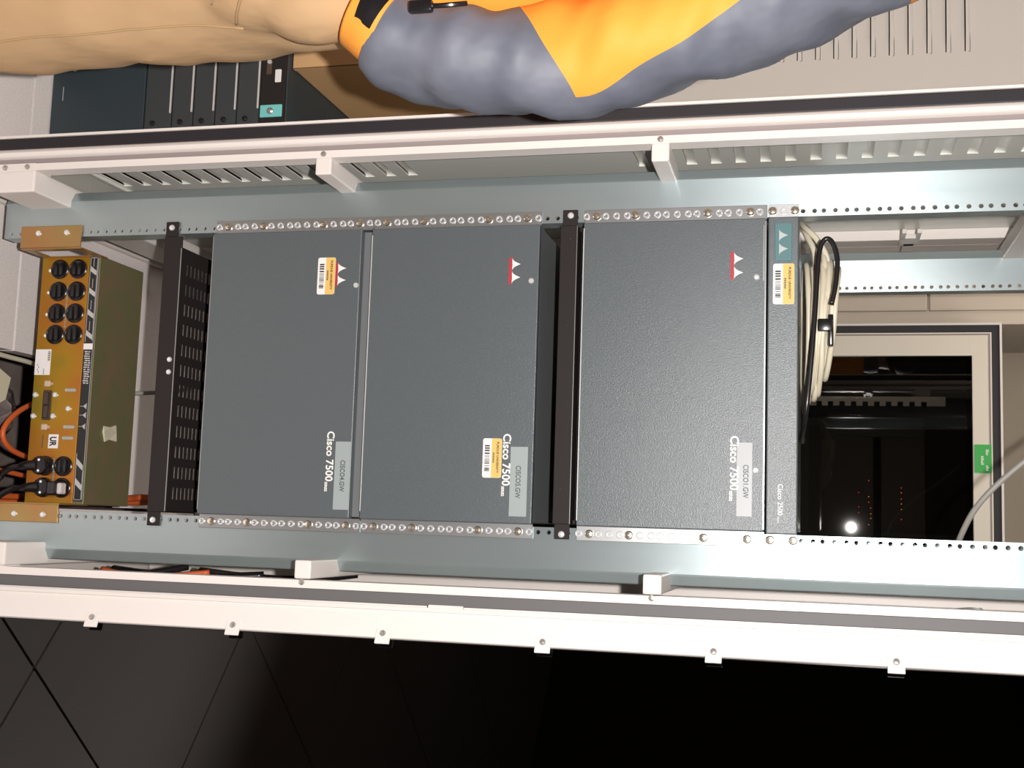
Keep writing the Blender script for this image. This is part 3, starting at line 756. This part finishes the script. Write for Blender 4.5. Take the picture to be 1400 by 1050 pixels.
cable('white_cable', 'white cable lying along the cut floor tile edge by the plinth', 'cable', [(-.045, -.03, -.56), (-.046, .0, -.47), (-.044, .05, -.452), (-.042, .12, -.450), (-.040, .20, -.455), (-.038, .30, -.50)], .0045, CABLE)
tg = thing('plastic_bag', 'crumpled grey film bag with a paper slip in the floor opening', 'bag', .08, .14, FZ - .30)
b = B(); rnd = random.Random(9); n, m_ = 22, 14; rows = []
for j in range(m_ + 1):
    t = j/m_; k = math.sin(PI*min(.985, .08 + t*.9))**.55
    rows.append([b.v((.045 + .090*k*math.cos(2*PI*i/n)*(1 + rnd.uniform(-.10, .10)), .145 + .16*k*math.sin(2*PI*i/n)*(1 + rnd.uniform(-.10, .10)), FZ - .2995 + .262*t + rnd.uniform(-.006, .006)*(0 < j))) for i in range(n)])
for q, r_ in zip(rows, rows[1:]):
    for i in range(n): b.f([q[i], q[(i+1) % n], r_[(i+1) % n], r_[i]])
b.f(rows[0][::-1]); b.f(rows[-1])
make('film', b, mat('grey_film', (0.30, 0.25, 0.235), 0.22, bump=(30, 1.0), vary=(14, (0.12, 0.09, 0.085))), tg)
b = B(); b.prism([(-.02, .06), (.025, .065), (.05, .11), (.03, .15), (-.01, .16), (-.03, .11)], 'z', -.4760, -.4735); make('paper_slip', b, PAPER, tg)

# ------------------------------------------------------------------ things behind and beside
# cabinet with the smoked door, seen through the open back
gc = thing('server_cabinet', 'cabinet with a smoked glass door and a green sticker, beyond the open rack', 'cabinet', -.03, 2.25, FZ)
GY = 1.9; GX0, GX1 = -.390, .335; GT = 1.4365
b = B()
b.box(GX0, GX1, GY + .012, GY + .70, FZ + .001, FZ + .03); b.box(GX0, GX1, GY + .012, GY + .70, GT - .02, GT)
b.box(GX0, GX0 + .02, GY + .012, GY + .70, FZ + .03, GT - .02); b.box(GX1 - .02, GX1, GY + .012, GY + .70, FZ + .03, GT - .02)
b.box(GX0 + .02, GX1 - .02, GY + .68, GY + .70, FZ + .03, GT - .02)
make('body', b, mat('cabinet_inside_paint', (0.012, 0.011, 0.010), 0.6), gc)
make('outer_trim', B().grid_plate([GX0, GX0 + .006, GX1 - .006, GX1], [FZ + .03, FZ + .036, GT - .006, GT], lambda i, j: i == 1 and j == 1, lambda u, v, h: (u, GY + .012 - h, v), .014), WHITE, gc)
make('gasket', B().grid_plate([GX0 + .006, GX0 + .026, GX1 - .026, GX1 - .006], [FZ + .036, FZ + .056, GT - .026, GT - .006], lambda i, j: i == 1 and j == 1, lambda u, v, h: (u, GY + .012 - h, v), .010), GASK, gc)
a0, a1, c0, c1 = GX0 + .028, GX1 - .028, FZ + .058, GT - .028
dr = make('door', B().grid_plate([a0, a0 + .066, a1 - .066, a1], [c0, c0 + .07, c1 - .052, c1], lambda i, j: i == 1 and j == 1, lambda u, v, h: (u, GY + .012 - h, v), .016), mat('cream_cabinet_paint', (0.76, 0.69, 0.58), 0.5), gc)
b = B(); b.grid_plate([a0 + .004, a0 + .008, a1 - .008, a1 - .004], [c0 + .004, c0 + .008, c1 - .008, c1 - .004], lambda i, j: i == 1 and j == 1, lambda u, v, h: (u, GY - .004 - h, v), .0012)
make('edge_groove', b, MAUVE, dr)
b = B(Matrix.Translation((-.03, GY + .005, c1)) @ Matrix.Rotation(.006, 4, 'Z') @ Matrix.Rotation(.012, 4, 'X')); b.box(a0 + .093, a1 - .033, 0, .005, c0 + .068 - c1, -.049); make('pane', b, PANE2, dr)
stk = make('sticker', B().box(-.0442, .0352, GY - .0060, GY - .0042, 1.3600, 1.4050), GREEN, dr)
b = B(); rnd = random.Random(8)
for x0, n, z0 in ((-.030, 4, 1.390), (-.012, 6, 1.377), (.014, 4, 1.390)):
    for i in range(n): b.box(x0 + i*.0042, x0 + i*.0042 + .0028, GY - .0068, GY - .0058, z0 + rnd.uniform(-.001, .001), z0 + .006 + rnd.uniform(-.002, .002))
make('small_print', b, FACE_A, stk)
ip = thing('perforated_rail', 'pale toothed rail lit up inside the smoked door cabinet', 'rail', -.18, 2.06, FZ + .03)
zs = [FZ + .034]
z = .93
while z < 1.25: zs += [z, z + .016]; z += .0335
zs.append(1.30)
b = B(); b.grid_plate([-.196, -.181, -.168], zs, lambda i, j: i == 1 and j % 2 == 1 and j > 0, lambda u, v, h: (u, 2.06 + h, v), .002); make('strip', b, mat('polished_strip', (0.9, 0.9, 0.9), 0.28, 0.6), ip)
ie = thing('rack_server', 'dark equipment stack with red pilot lights behind the smoked glass', 'server', .02, 2.3, FZ + .03)
b = B(); b.box(-.14, .29, 2.14, 2.50, FZ + .031, 1.10, .002); b.box(-.14, .29, 2.15, 2.50, 1.12, 1.25, .002); make('chassis', b, mat('dim_black_case', (0.02, 0.02, 0.02), 0.4), ie)
make('trim_strip', B().box(-.13, -.08, 2.134, 2.141, .98, 1.24, .001), mat('dim_teal_case', (0.03, 0.07, 0.075), 0.4), ie)
ld = shared(B().cyl((0, 0, 0), (0, -.003, 0), .0018, 6), LEDR, 'led'); ld2 = shared(B().cyl((0, 0, 0), (0, -.003, 0), .0018, 6), LEDO, 'led')
rnd = random.Random(2)
for zc in (1.05, 1.085, 1.18):
    for k in range(9):
        if rnd.random() < .75: put('led', ld if rnd.random() < .8 else ld2, ie, .055 + .016*k + rnd.uniform(-.003, .003), 2.1395 if zc < 1.1 else 2.1495, zc + rnd.choice((0, 0, .006)))
# beige cabinet and louvred cabinet
mc = thing('metal_cabinet', 'plain tan metal cabinet next to the smoked door one', 'cabinet', -.95, 2.3, FZ)
make('body', B().box(-1.45, -.405, 2.02, 2.6, FZ + .001, 1.75, .004), TAN, mc)
make('door', B().box(-1.42, -.445, 2.002, 2.018, FZ + .05, 1.245, .003), TAN, mc); make('upper_door', B().box(-1.42, -.445, 2.002, 2.018, 1.252, 1.72, .003), TAN, mc)
lc = thing('louvred_cabinet', 'beige cabinet with fine louvres standing behind the person', 'cabinet', -1.1, 1.1, FZ)
LY = .8; lzs = [.80 + .0370*i - .0235 for i in range(13)]; LX0, LX1 = -1.50, -.64
BEIGE2 = mat('warm_beige_paint', (0.74, 0.68, 0.62), 0.45)
make('body', B().box(LX0, LX1, LY + .012, LY + .62, FZ + .001, 1.60, .004), BEIGE2, lc)
vs = [FZ + .02]
for z in lzs: vs += [z, z + .010]
vs.append(1.58)
dr = make('door', B().grid_plate([LX0 + .02, -1.20, -.765, LX1 - .01], vs, lambda i, j: i == 1 and j % 2 == 1, lambda u, v, h: (u, LY + .010 - h, v), .010), BEIGE2, lc)
make('slot_backing', B().box(-1.22, -.75, LY + .0105, LY + .0115, lzs[0] - .01, lzs[-1] + .02), BLACKP, dr)
def hood(L, m):
    b = B(); n = 10; rows = []
    for i in range(n + 1):
        t = i/n; e = min(t, 1-t)*L; k = min(1.0, math.sqrt(max(e, 0)/0.012))
        rows.append([b.v((L*t, -.006*k*f, g)) for f, g in ((0, .011), (.6, .007), (1, .003), (1, .0022))])
    for q, t in zip(rows, rows[1:]):
        for j in range(3): b.f([q[j], q[j+1], t[j+1], t[j]])
    return shared(b, m, 'louvre')
HD = hood(.437, BEIGE2)
for z in lzs: put('louvre', HD, dr, -1.201, LY, z)

# large dark chassis standing on the floor beside the rack
dk = thing('floor_chassis', 'large dark blue-grey modular chassis standing on the floor beside the white cabinet', 'chassis', -.64, .40, FZ)
KX0, KX1, KY, KZ0, KZ1 = -.862, -.410, .181, FZ + .0005, .0222
b = B(); b.box(KX0, KX1, KY, .62, KZ0, KZ1, .002, 1); make('housing', b, TEALD, dk)
make('lower_cover', B().box(KX0, KX1, KY - .010, KY - .0005, KZ0 + .002, -.2514, .0015), TEALD, dk)
slots = [-.2504, -.1956, -.1533, -.1105, -.0687, -.0249]
CSC = shared(B().lathe((0, 0, 0), (0, -1, 0), [(0, .005), (.003, .005), (.004, .003), (.0034, .0)], 10), BLACKP, 'card_screw')
for a, c in zip(slots, slots[1:]):
    o = make('card_slot', B().box(KX0, KX1, KY - .009, KY - .0005, a + .0012, c - .0012, .001, 1), CARDSLOT, dk)
    b = B(); b.box(-.857, -.4915, KY - .0105, KY - .0085, c - .0042, c - .0012); make('ejector_strip', b, CLEARP, o)
    put('card_screw', CSC, o, -.4741, KY - .009, a + .018)
tp = make('top_strip', B().box(KX0, KX1, KY - .008, KY - .0005, -.0243, KZ1 - .0002, .001), BLACK, dk)
make('sticker', B().box(-.5607, -.5376, KY - .0092, KY - .0080, .0025, .0140, .001, 1), TAGW, tp); make('serial_plate', B().box(-.579, -.553, KY - .0090, KY - .0080, -.0143, -.0047), mat('bronze_plate', (0.14, 0.10, 0.07), 0.35, .4), tp)
make('teal_tab', B().box(-.4963, -.4741, KY - .0120, KY - .0080, -.0220, .0193, .001, 1), TEALB, tp)
make('tab_screw', B().lathe((-.4838, KY - .012, -.0009), (0, -1, 0), [(0, .006), (.004, .006), (.006, .003), (.006, 0)], 10), BOLT, tp)
make('tab_screw', B().cyl((-.5751, KY - .0085, -.0086), (-.5751, KY - .0120, -.0086), .004, 8), ZINC, tp)
make('yellow_dot', B().box(-.603, -.5963, KY - .0115, KY - .0100, -.4048, -.3952), mat('yellow_sticker_dot', (0.65, 0.62, 0.05), 0.5), dk)
make('thumb_screw', B().lathe((-.5857, KY - .010, -.3971), (0, -1, 0), [(0, .006), (.003, .006), (.006, .004), (.007, .0)], 10), BOLT, dk)
make('name_mark', B().box(-.552, -.5261, KY - .0108, KY - .0099, -.4197, -.4182), LABEL, dk)
# cardboard carton on top of it
cx = thing('cardboard_box', 'brown cardboard carton resting on the dark floor chassis', 'box', -.76, .39, KZ1)
KB0, KB1 = KZ1 + .0003, KZ1 + .34
b = B(); b.box(-.945, -.5715, .199, .600, KB0, KB1, .003, 2); make('carton', b, CARD, cx)
b = B(); b.box(-.95, -.5700, .1975, .1995, KB0 + .001, KB1 - .001, .0008, 1); b.box(-.5725, -.5700, .1975, .209, KB0 + .001, KB1 - .001, .0008, 1); make('folded_edge', b, CARD, cx)
make('flap', B().box(-.94, -.576, .21, .398, KB1, KB1 + .003), CARD, cx); make('flap', B().box(-.94, -.576, .402, .59, KB1, KB1 + .003), CARD, cx)

# ------------------------------------------------------------------ the person standing beside the cabinet
pr = thing('person', 'person in khaki trousers and yellow and grey-blue jacket, one hand in pocket', 'person', -.60, -.40, FZ)
PYC = -.40
def skinned(name, chains, m, parent, levels=2):
    """chains: [[(pos, radius), ...], ...]; equal positions weld; grown with a Skin modifier and subdivided"""
    me = bpy.data.meshes.new(name); vs, rs, es, idx = [], [], [], {}
    for ch in chains:
        prev = None
        for p, r in ch:
            k = tuple(round(c, 4) for c in p)
            if k not in idx: idx[k] = len(vs); vs.append(Vector(p)); rs.append(r)
            if prev is not None and prev != idx[k]: es.append((prev, idx[k]))
            prev = idx[k]
    off = Vector((0, 0, H0)) - base_of(parent)
    me.from_pydata([v + off for v in vs], es, []); o = link(name, me, parent)
    md = o.modifiers.new('skin', 'SKIN'); md.use_smooth_shade = True; md.branch_smoothing = .6
    for i, sv in enumerate(me.skin_vertices[0].data): sv.radius = (rs[i], rs[i])
    me.skin_vertices[0].data[0].use_root = True
    sd = o.modifiers.new('sub', 'SUBSURF'); sd.levels = levels; sd.render_levels = levels
    dg = bpy.context.evaluated_depsgraph_get(); m2 = bpy.data.meshes.new_from_object(o.evaluated_get(dg))
    o.modifiers.clear(); o.data = m2; m2.materials.clear(); m2.materials.append(m)
    for p in m2.polygons: p.use_smooth = True
    return o
cxp = -.60
pel = (cxp, PYC, .38)
arm_R = [(-.452, PYC + .02, 1.020), (-.400, PYC + .02, .930), (-.344, PYC + .01, .795), (-.308, PYC - .012, .655), (-.312, PYC - .040, .530), (-.333, PYC - .052, .450), (-.375, PYC - .075, .375)]
def mirror(p): return (2*cxp - p[0], p[1], p[2])
chest = (cxp, PYC + .01, .98); neck = (cxp, PYC + .01, 1.10); headc = (cxp, PYC - .02, 1.225)
hand = arm_R[-1]
def hand_chains(w_, s):
    out = []; k = (w_[0] - .012*s, w_[1] - .004, w_[2] - .060)
    out.append([(w_, .026), (k, .030)])
    for i, L in enumerate((.062, .072, .068, .054)):
        o1 = (k[0] + (-.010 - .004*i)*s, k[1] - .026 + .017*i, k[2] - .020); o2 = (o1[0] - .010*s, o1[1], o1[2] - L*.5); o3 = (o2[0] - .014*s, o2[1], o2[2] - L*.4)
        out.append([(k, .030), (o1, .0105), (o2, .0092), (o3, .0075)])
    t1 = (w_[0] - .012*s, w_[1] - .034, w_[2] - .034); t2 = (t1[0] - .006*s, t1[1] - .012, t1[2] - .030)
    out.append([(w_, .026), (t1, .012), (t2, .0095)]); return out
arms = [(chest, .14), (arm_R[0], .062), (arm_R[2], .045), (arm_R[3], .042), (arm_R[5], .034), (arm_R[6], .026)]
armsL = [(chest, .14)] + [(mirror(p), r) for p, r in arms[1:]]
def leg(s): return [(pel, .15), (cxp + s*.115, PYC + .01, .30), (cxp + s*.125, PYC + .0, -.02), (cxp + s*.125, PYC + .02, -.35), (cxp + s*.13, PYC - .08, -.40)]
legR = list(zip([pel] + leg(1)[1:], (.15, .095, .062, .042, .035))); legL = list(zip([pel] + leg(-1)[1:], (.15, .095, .062, .042, .035)))
spine = [(pel, .15), ((cxp, PYC, .60), .13), (chest, .14), (neck, .055), ((cxp, PYC - .005, 1.150), .062), (headc, .082), ((cxp, PYC - .01, 1.30), .0562)]
skinned('body', [spine, arms, armsL, legR, legL] + hand_chains(hand, 1) + hand_chains(mirror(hand), -1), SKIN, pr)
b = B(); f0 = Vector((cxp, PYC - .095, 1.215))
b.lathe(f0 + Vector((0, .01, .018)), Vector((0, -.35, -1)), [(0, .006), (.018, .010), (.034, .013), (.04, .006)], 10)
make('nose', b, SKIN, pr, smooth=True)
b = B(); b.ball(f0 + Vector((0, .006, -.040)), .022, .007, .006); make('mouth', b, mat('lips', (0.42, 0.18, 0.15), 0.5), pr, smooth=True)
for s in (-1, 1):
    e = make('eye', B().ball(f0 + Vector((s*.031, .010, .018)), .012), mat('eye_white', (0.8, 0.78, 0.75), 0.3), pr, smooth=True)
    make('iris', B().ball(f0 + Vector((s*.031, .001, .018)), .005), BLACKP, e, smooth=True)
    make('ear', B().ball((cxp + s*.088, PYC - .005, 1.222), .010, .020, .032), SKIN, pr, smooth=True)
b = B(); b.ball((cxp, PYC + .004, 1.262), .094, .098, .085, 20, 12)
for v in list(b.bm.verts):
    if v.co.y < PYC - .03 and v.co.z < 1.275: v.co.y = PYC - .03 + (v.co.y - PYC + .03)*.15
make('hair', b, HAIR, pr, smooth=True)
# cloth tubes: rings of superellipses along a path, with folds
def fold(p, amp, f=1.0):
    return amp*(math.sin(p.z*61*f + 9*p.x + 3*math.sin(p.y*23)) * .5 + math.sin(p.z*27*f - 38*p.y + 2.2) * .6 + math.sin(p.z*120*f + 60*p.x) * .2)
def cloth_tube(b, secs, n=40, amp=.004, sub=6, cap=True, uvs=None, ffreq=1.0, turn=None, slant=None):
    """secs: (centre, radius across x-ish, radius across y-ish)"""
    P = smooth_path([s_[0] for s_ in secs], sub); Rr = smooth_path([(s_[1], s_[2], 0) for s_ in secs], sub); rings = []
    for i, (p, r) in enumerate(zip(P, Rr)):
        d = (P[min(i+1, len(P)-1)] - P[max(i-1, 0)]).normalized()
        ay = (Vector((0, 1, 0)) - d*d.y).normalized(); ax = ay.cross(d).normalized()
        if ax.x < 0: ax = -ax
        ring = []
        for k in range(n):
            a = 2*PI*k/n + (turn(i/(len(P)-1)) if turn else 0); dirv = ax*math.cos(a)*r.x + ay*math.sin(a)*r.y; q = p + dirv
            if slant: q = q - d*slant(i/(len(P)-1))*math.cos(a)
            q = q + dirv.normalized()*fold(q, amp, ffreq)
            ring.append(b.v(q))
        rings.append(ring)
    for i, (q, t) in enumerate(zip(rings, rings[1:])):
        for k in range(n):
            fc = b.f([q[k], q[(k+1) % n], t[(k+1) % n], t[k]])
            if uvs and fc: fc.material_index = uvs((i + .5)/(len(rings)-1), ((k + .5)/n) % 1.0)
    if cap: b.f(rings[0][::-1]); b.f(rings[-1])
    return b
# trousers: hips and two legs, welded by a voxel remesh
b = B(); LX = cxp + .140
for s in (-1, 1):
    cloth_tube(b, [((cxp + s*.105, PYC, .40), .128, .135), ((cxp + s*.130, PYC, .26), .118, .122), ((cxp + s*.140, PYC, .06), .108, .110), ((cxp + s*.146, PYC + .005, -.14), .100, .100), ((cxp + s*.140, PYC + .015, -.30), .088, .092), ((cxp + s*.138, PYC + .01, -.40), .090, .098)], 32, .0045)
cloth_tube(b, [((cxp, PYC, .52), .19, .125), ((cxp, PYC, .42), .215, .140), ((cxp, PYC, .30), .20, .135), ((cxp, PYC, .25), .12, .10)], 40, .003)
b.ball((cxp + .205, PYC - .060, .300), .044, .068, .088)                        # the hand bulging the pocket
b.ball((-.376, PYC - .068, .360), .048, .056, .072)
tro = make('trousers', b, KHAKI, pr)
md = tro.modifiers.new('weld', 'REMESH'); md.mode = 'VOXEL'; md.voxel_size = .009; md.use_smooth_shade = True
ms = tro.modifiers.new('soft', 'SMOOTH'); ms.iterations = 6; ms.factor = .5
dg = bpy.context.evaluated_depsgraph_get(); m2 = bpy.data.meshes.new_from_object(tro.evaluated_get(dg)); tro.modifiers.clear(); tro.data = m2
m2.materials.clear(); m2.materials.append(KHAKI)
for p in m2.polygons: p.use_smooth = True
def on_cloth(o, pts, r, name, m):
    b = B(); off = base_of(o) - Vector((0, 0, H0)); out = []
    for p in smooth_path(pts, 8):
        ok, loc, nor, i = o.closest_point_on_mesh(Vector(p) - off)
        out.append(loc + nor*r*.3 + off)
    b.tube(out, r, 6, 1); make(name, b, m, o, smooth=True, angle=None)
on_cloth(tro, [(-.345, PYC - .06, .26), (-.345, PYC - .07, .10), (-.345, PYC - .06, -.10), (-.35, PYC - .04, -.38)], .0016, 'side_seam', STITCH)
on_cloth(tro, [(-.42, PYC - .14, .40), (-.405, PYC - .13, .345), (-.38, PYC - .11, .29), (-.35, PYC - .07, .255)], .0018, 'pocket_seam', STITCH)
on_cloth(tro, [(-.44, PYC - .14, .40), (-.43, PYC - .14, .33), (-.40, PYC - .13, .27), (-.36, PYC - .10, .225)], .0010, 'pocket_seam', STITCH)
for s in (-1, 1):
    b = B(); b.ball((cxp + s*.138, PYC - .045, -.415), .048, .135, .030, 16, 8); b.box(cxp + s*.138 - .046, cxp + s*.138 + .046, PYC - .165, PYC + .075, FZ + .0005, -.431, .006)
    b.tube([(cxp + s*.138, PYC + .03, -.415), (cxp + s*.138, PYC + .025, -.355)], .045, 12)
    make('shoe', b, SHOE, pr, smooth=True)
# jacket: body, two sleeves, cuffs, collar; panels of two cloths
b = B()
def torso_panel(t, u): return 0 if t > .22 else 0
cloth_tube(b, [((cxp, PYC, .372), .222, .150), ((cxp, PYC, .44), .240, .158), ((cxp, PYC, .60), .236, .152), ((cxp, PYC + .005, .80), .212, .150), ((cxp, PYC + .01, .95), .205, .140), ((cxp, PYC + .01, 1.035), .165, .115), ((cxp, PYC + .01, 1.085), .085, .085), ((cxp, PYC + .01, 1.13), .075, .078)], 56, .0045, 8)
jk = make('jacket', b, [YELLOW, NAVY], pr, smooth=True, angle=None)
def sleeve(s):
    mm = (lambda p: p) if s > 0 else mirror
    ys = PYC - .015
    secs = [((-.462, PYC + .01, 1.050), .070, .080), ((-.425, ys, .985), .078, .084), ((-.400, ys, .930), .077, .082), ((-.372, ys, .865), .074, .078), ((-.344, ys, .795), .066, .070),
            ((-.318, ys - .005, .715), .066, .068), ((-.306, ys - .010, .655), .065, .0562), ((-.304, ys - .015, .590), .058, .065), ((-.309, ys - .025, .530), .059, .063), ((-.322, ys - .033, .480), .054, .060), ((-.332, ys - .042, .455), .055, .058), ((-.341, ys - .047, .438), .050, .054)]
    # rings are turned so that ring position 0 lies on the seam: furthest round (towards +x) at the elbow
    def seam(t):
        k = min(1.0, max(0.0, (t - .235)/(.575 - .235)))
        return -.5*PI + (.06 + .29*k)*PI
    def panel(t, u):
        if .235 < t < .575: return 0 if u > .50 else 1
        return 0 if .055 < t < .085 else 1
    b = B(); cloth_tube(b, [(mm(c), rx, ry) for c, rx, ry in secs], 64, .0052, 9, uvs=panel, ffreq=1.2, turn=seam if s > 0 else None,
                        slant=lambda t: .035*math.exp(-((t - .57)/.13)**2))
    if s < 0: bmesh.ops.reverse_faces(b.bm, faces=b.bm.faces)
    sl = make('sleeve', b, [YELLOW, NAVY], jk, smooth=True, angle=None)
    b = B(); e0 = [((-.342, ys - .046, .450), .050, .056), ((-.351, ys - .050, .434), .049, .057), ((-.362, ys - .056, .414), .044, .052)]
    cloth_tube(b, [(mm(c), rx, ry) for c, rx, ry in e0], 32, .001); make('cuff', b, YELLOW, jk, smooth=True, angle=None)
    b = B(); e1 = [((-.3430, ys - .047, .448), .0530, .0600), ((-.3510, ys - .050, .436), .0525, .0605), ((-.356, ys - .053, .424), .0495, .0580)]
    cloth_tube(b, [(mm(c), rx, ry) for c, rx, ry in e1], 32, 0, cap=False, uvs=lambda t, u: 0 if .50 < u < .80 else 1)
    bmesh.ops.delete(b.bm, geom=[f for f in b.bm.faces if f.material_index == 1], context='FACES'); make('cuff_strap', b, BLACKP, jk, smooth=True, angle=50)
sleeve(1); sleeve(-1)
b = B(); cloth_tube(b, [((cxp, PYC + .01, 1.085), .082, .084), ((cxp, PYC + .01, 1.12), .086, .090), ((cxp, PYC + .012, 1.155), .082, .088)], 32, .002); make('collar', b, NAVY, jk, smooth=True, angle=None)
b = B(); b.tube([(-.350, PYC - .098, .552), (-.346, PYC - .106, .538), (-.345, PYC - .108, .524), (-.346, PYC - .107, .514)], .0030, 8); b.box(-.3525, -.3385, PYC - .113, PYC - .102, .488, .516, .003)
make('cord_toggle', b, BLACKP, jk, smooth=True)
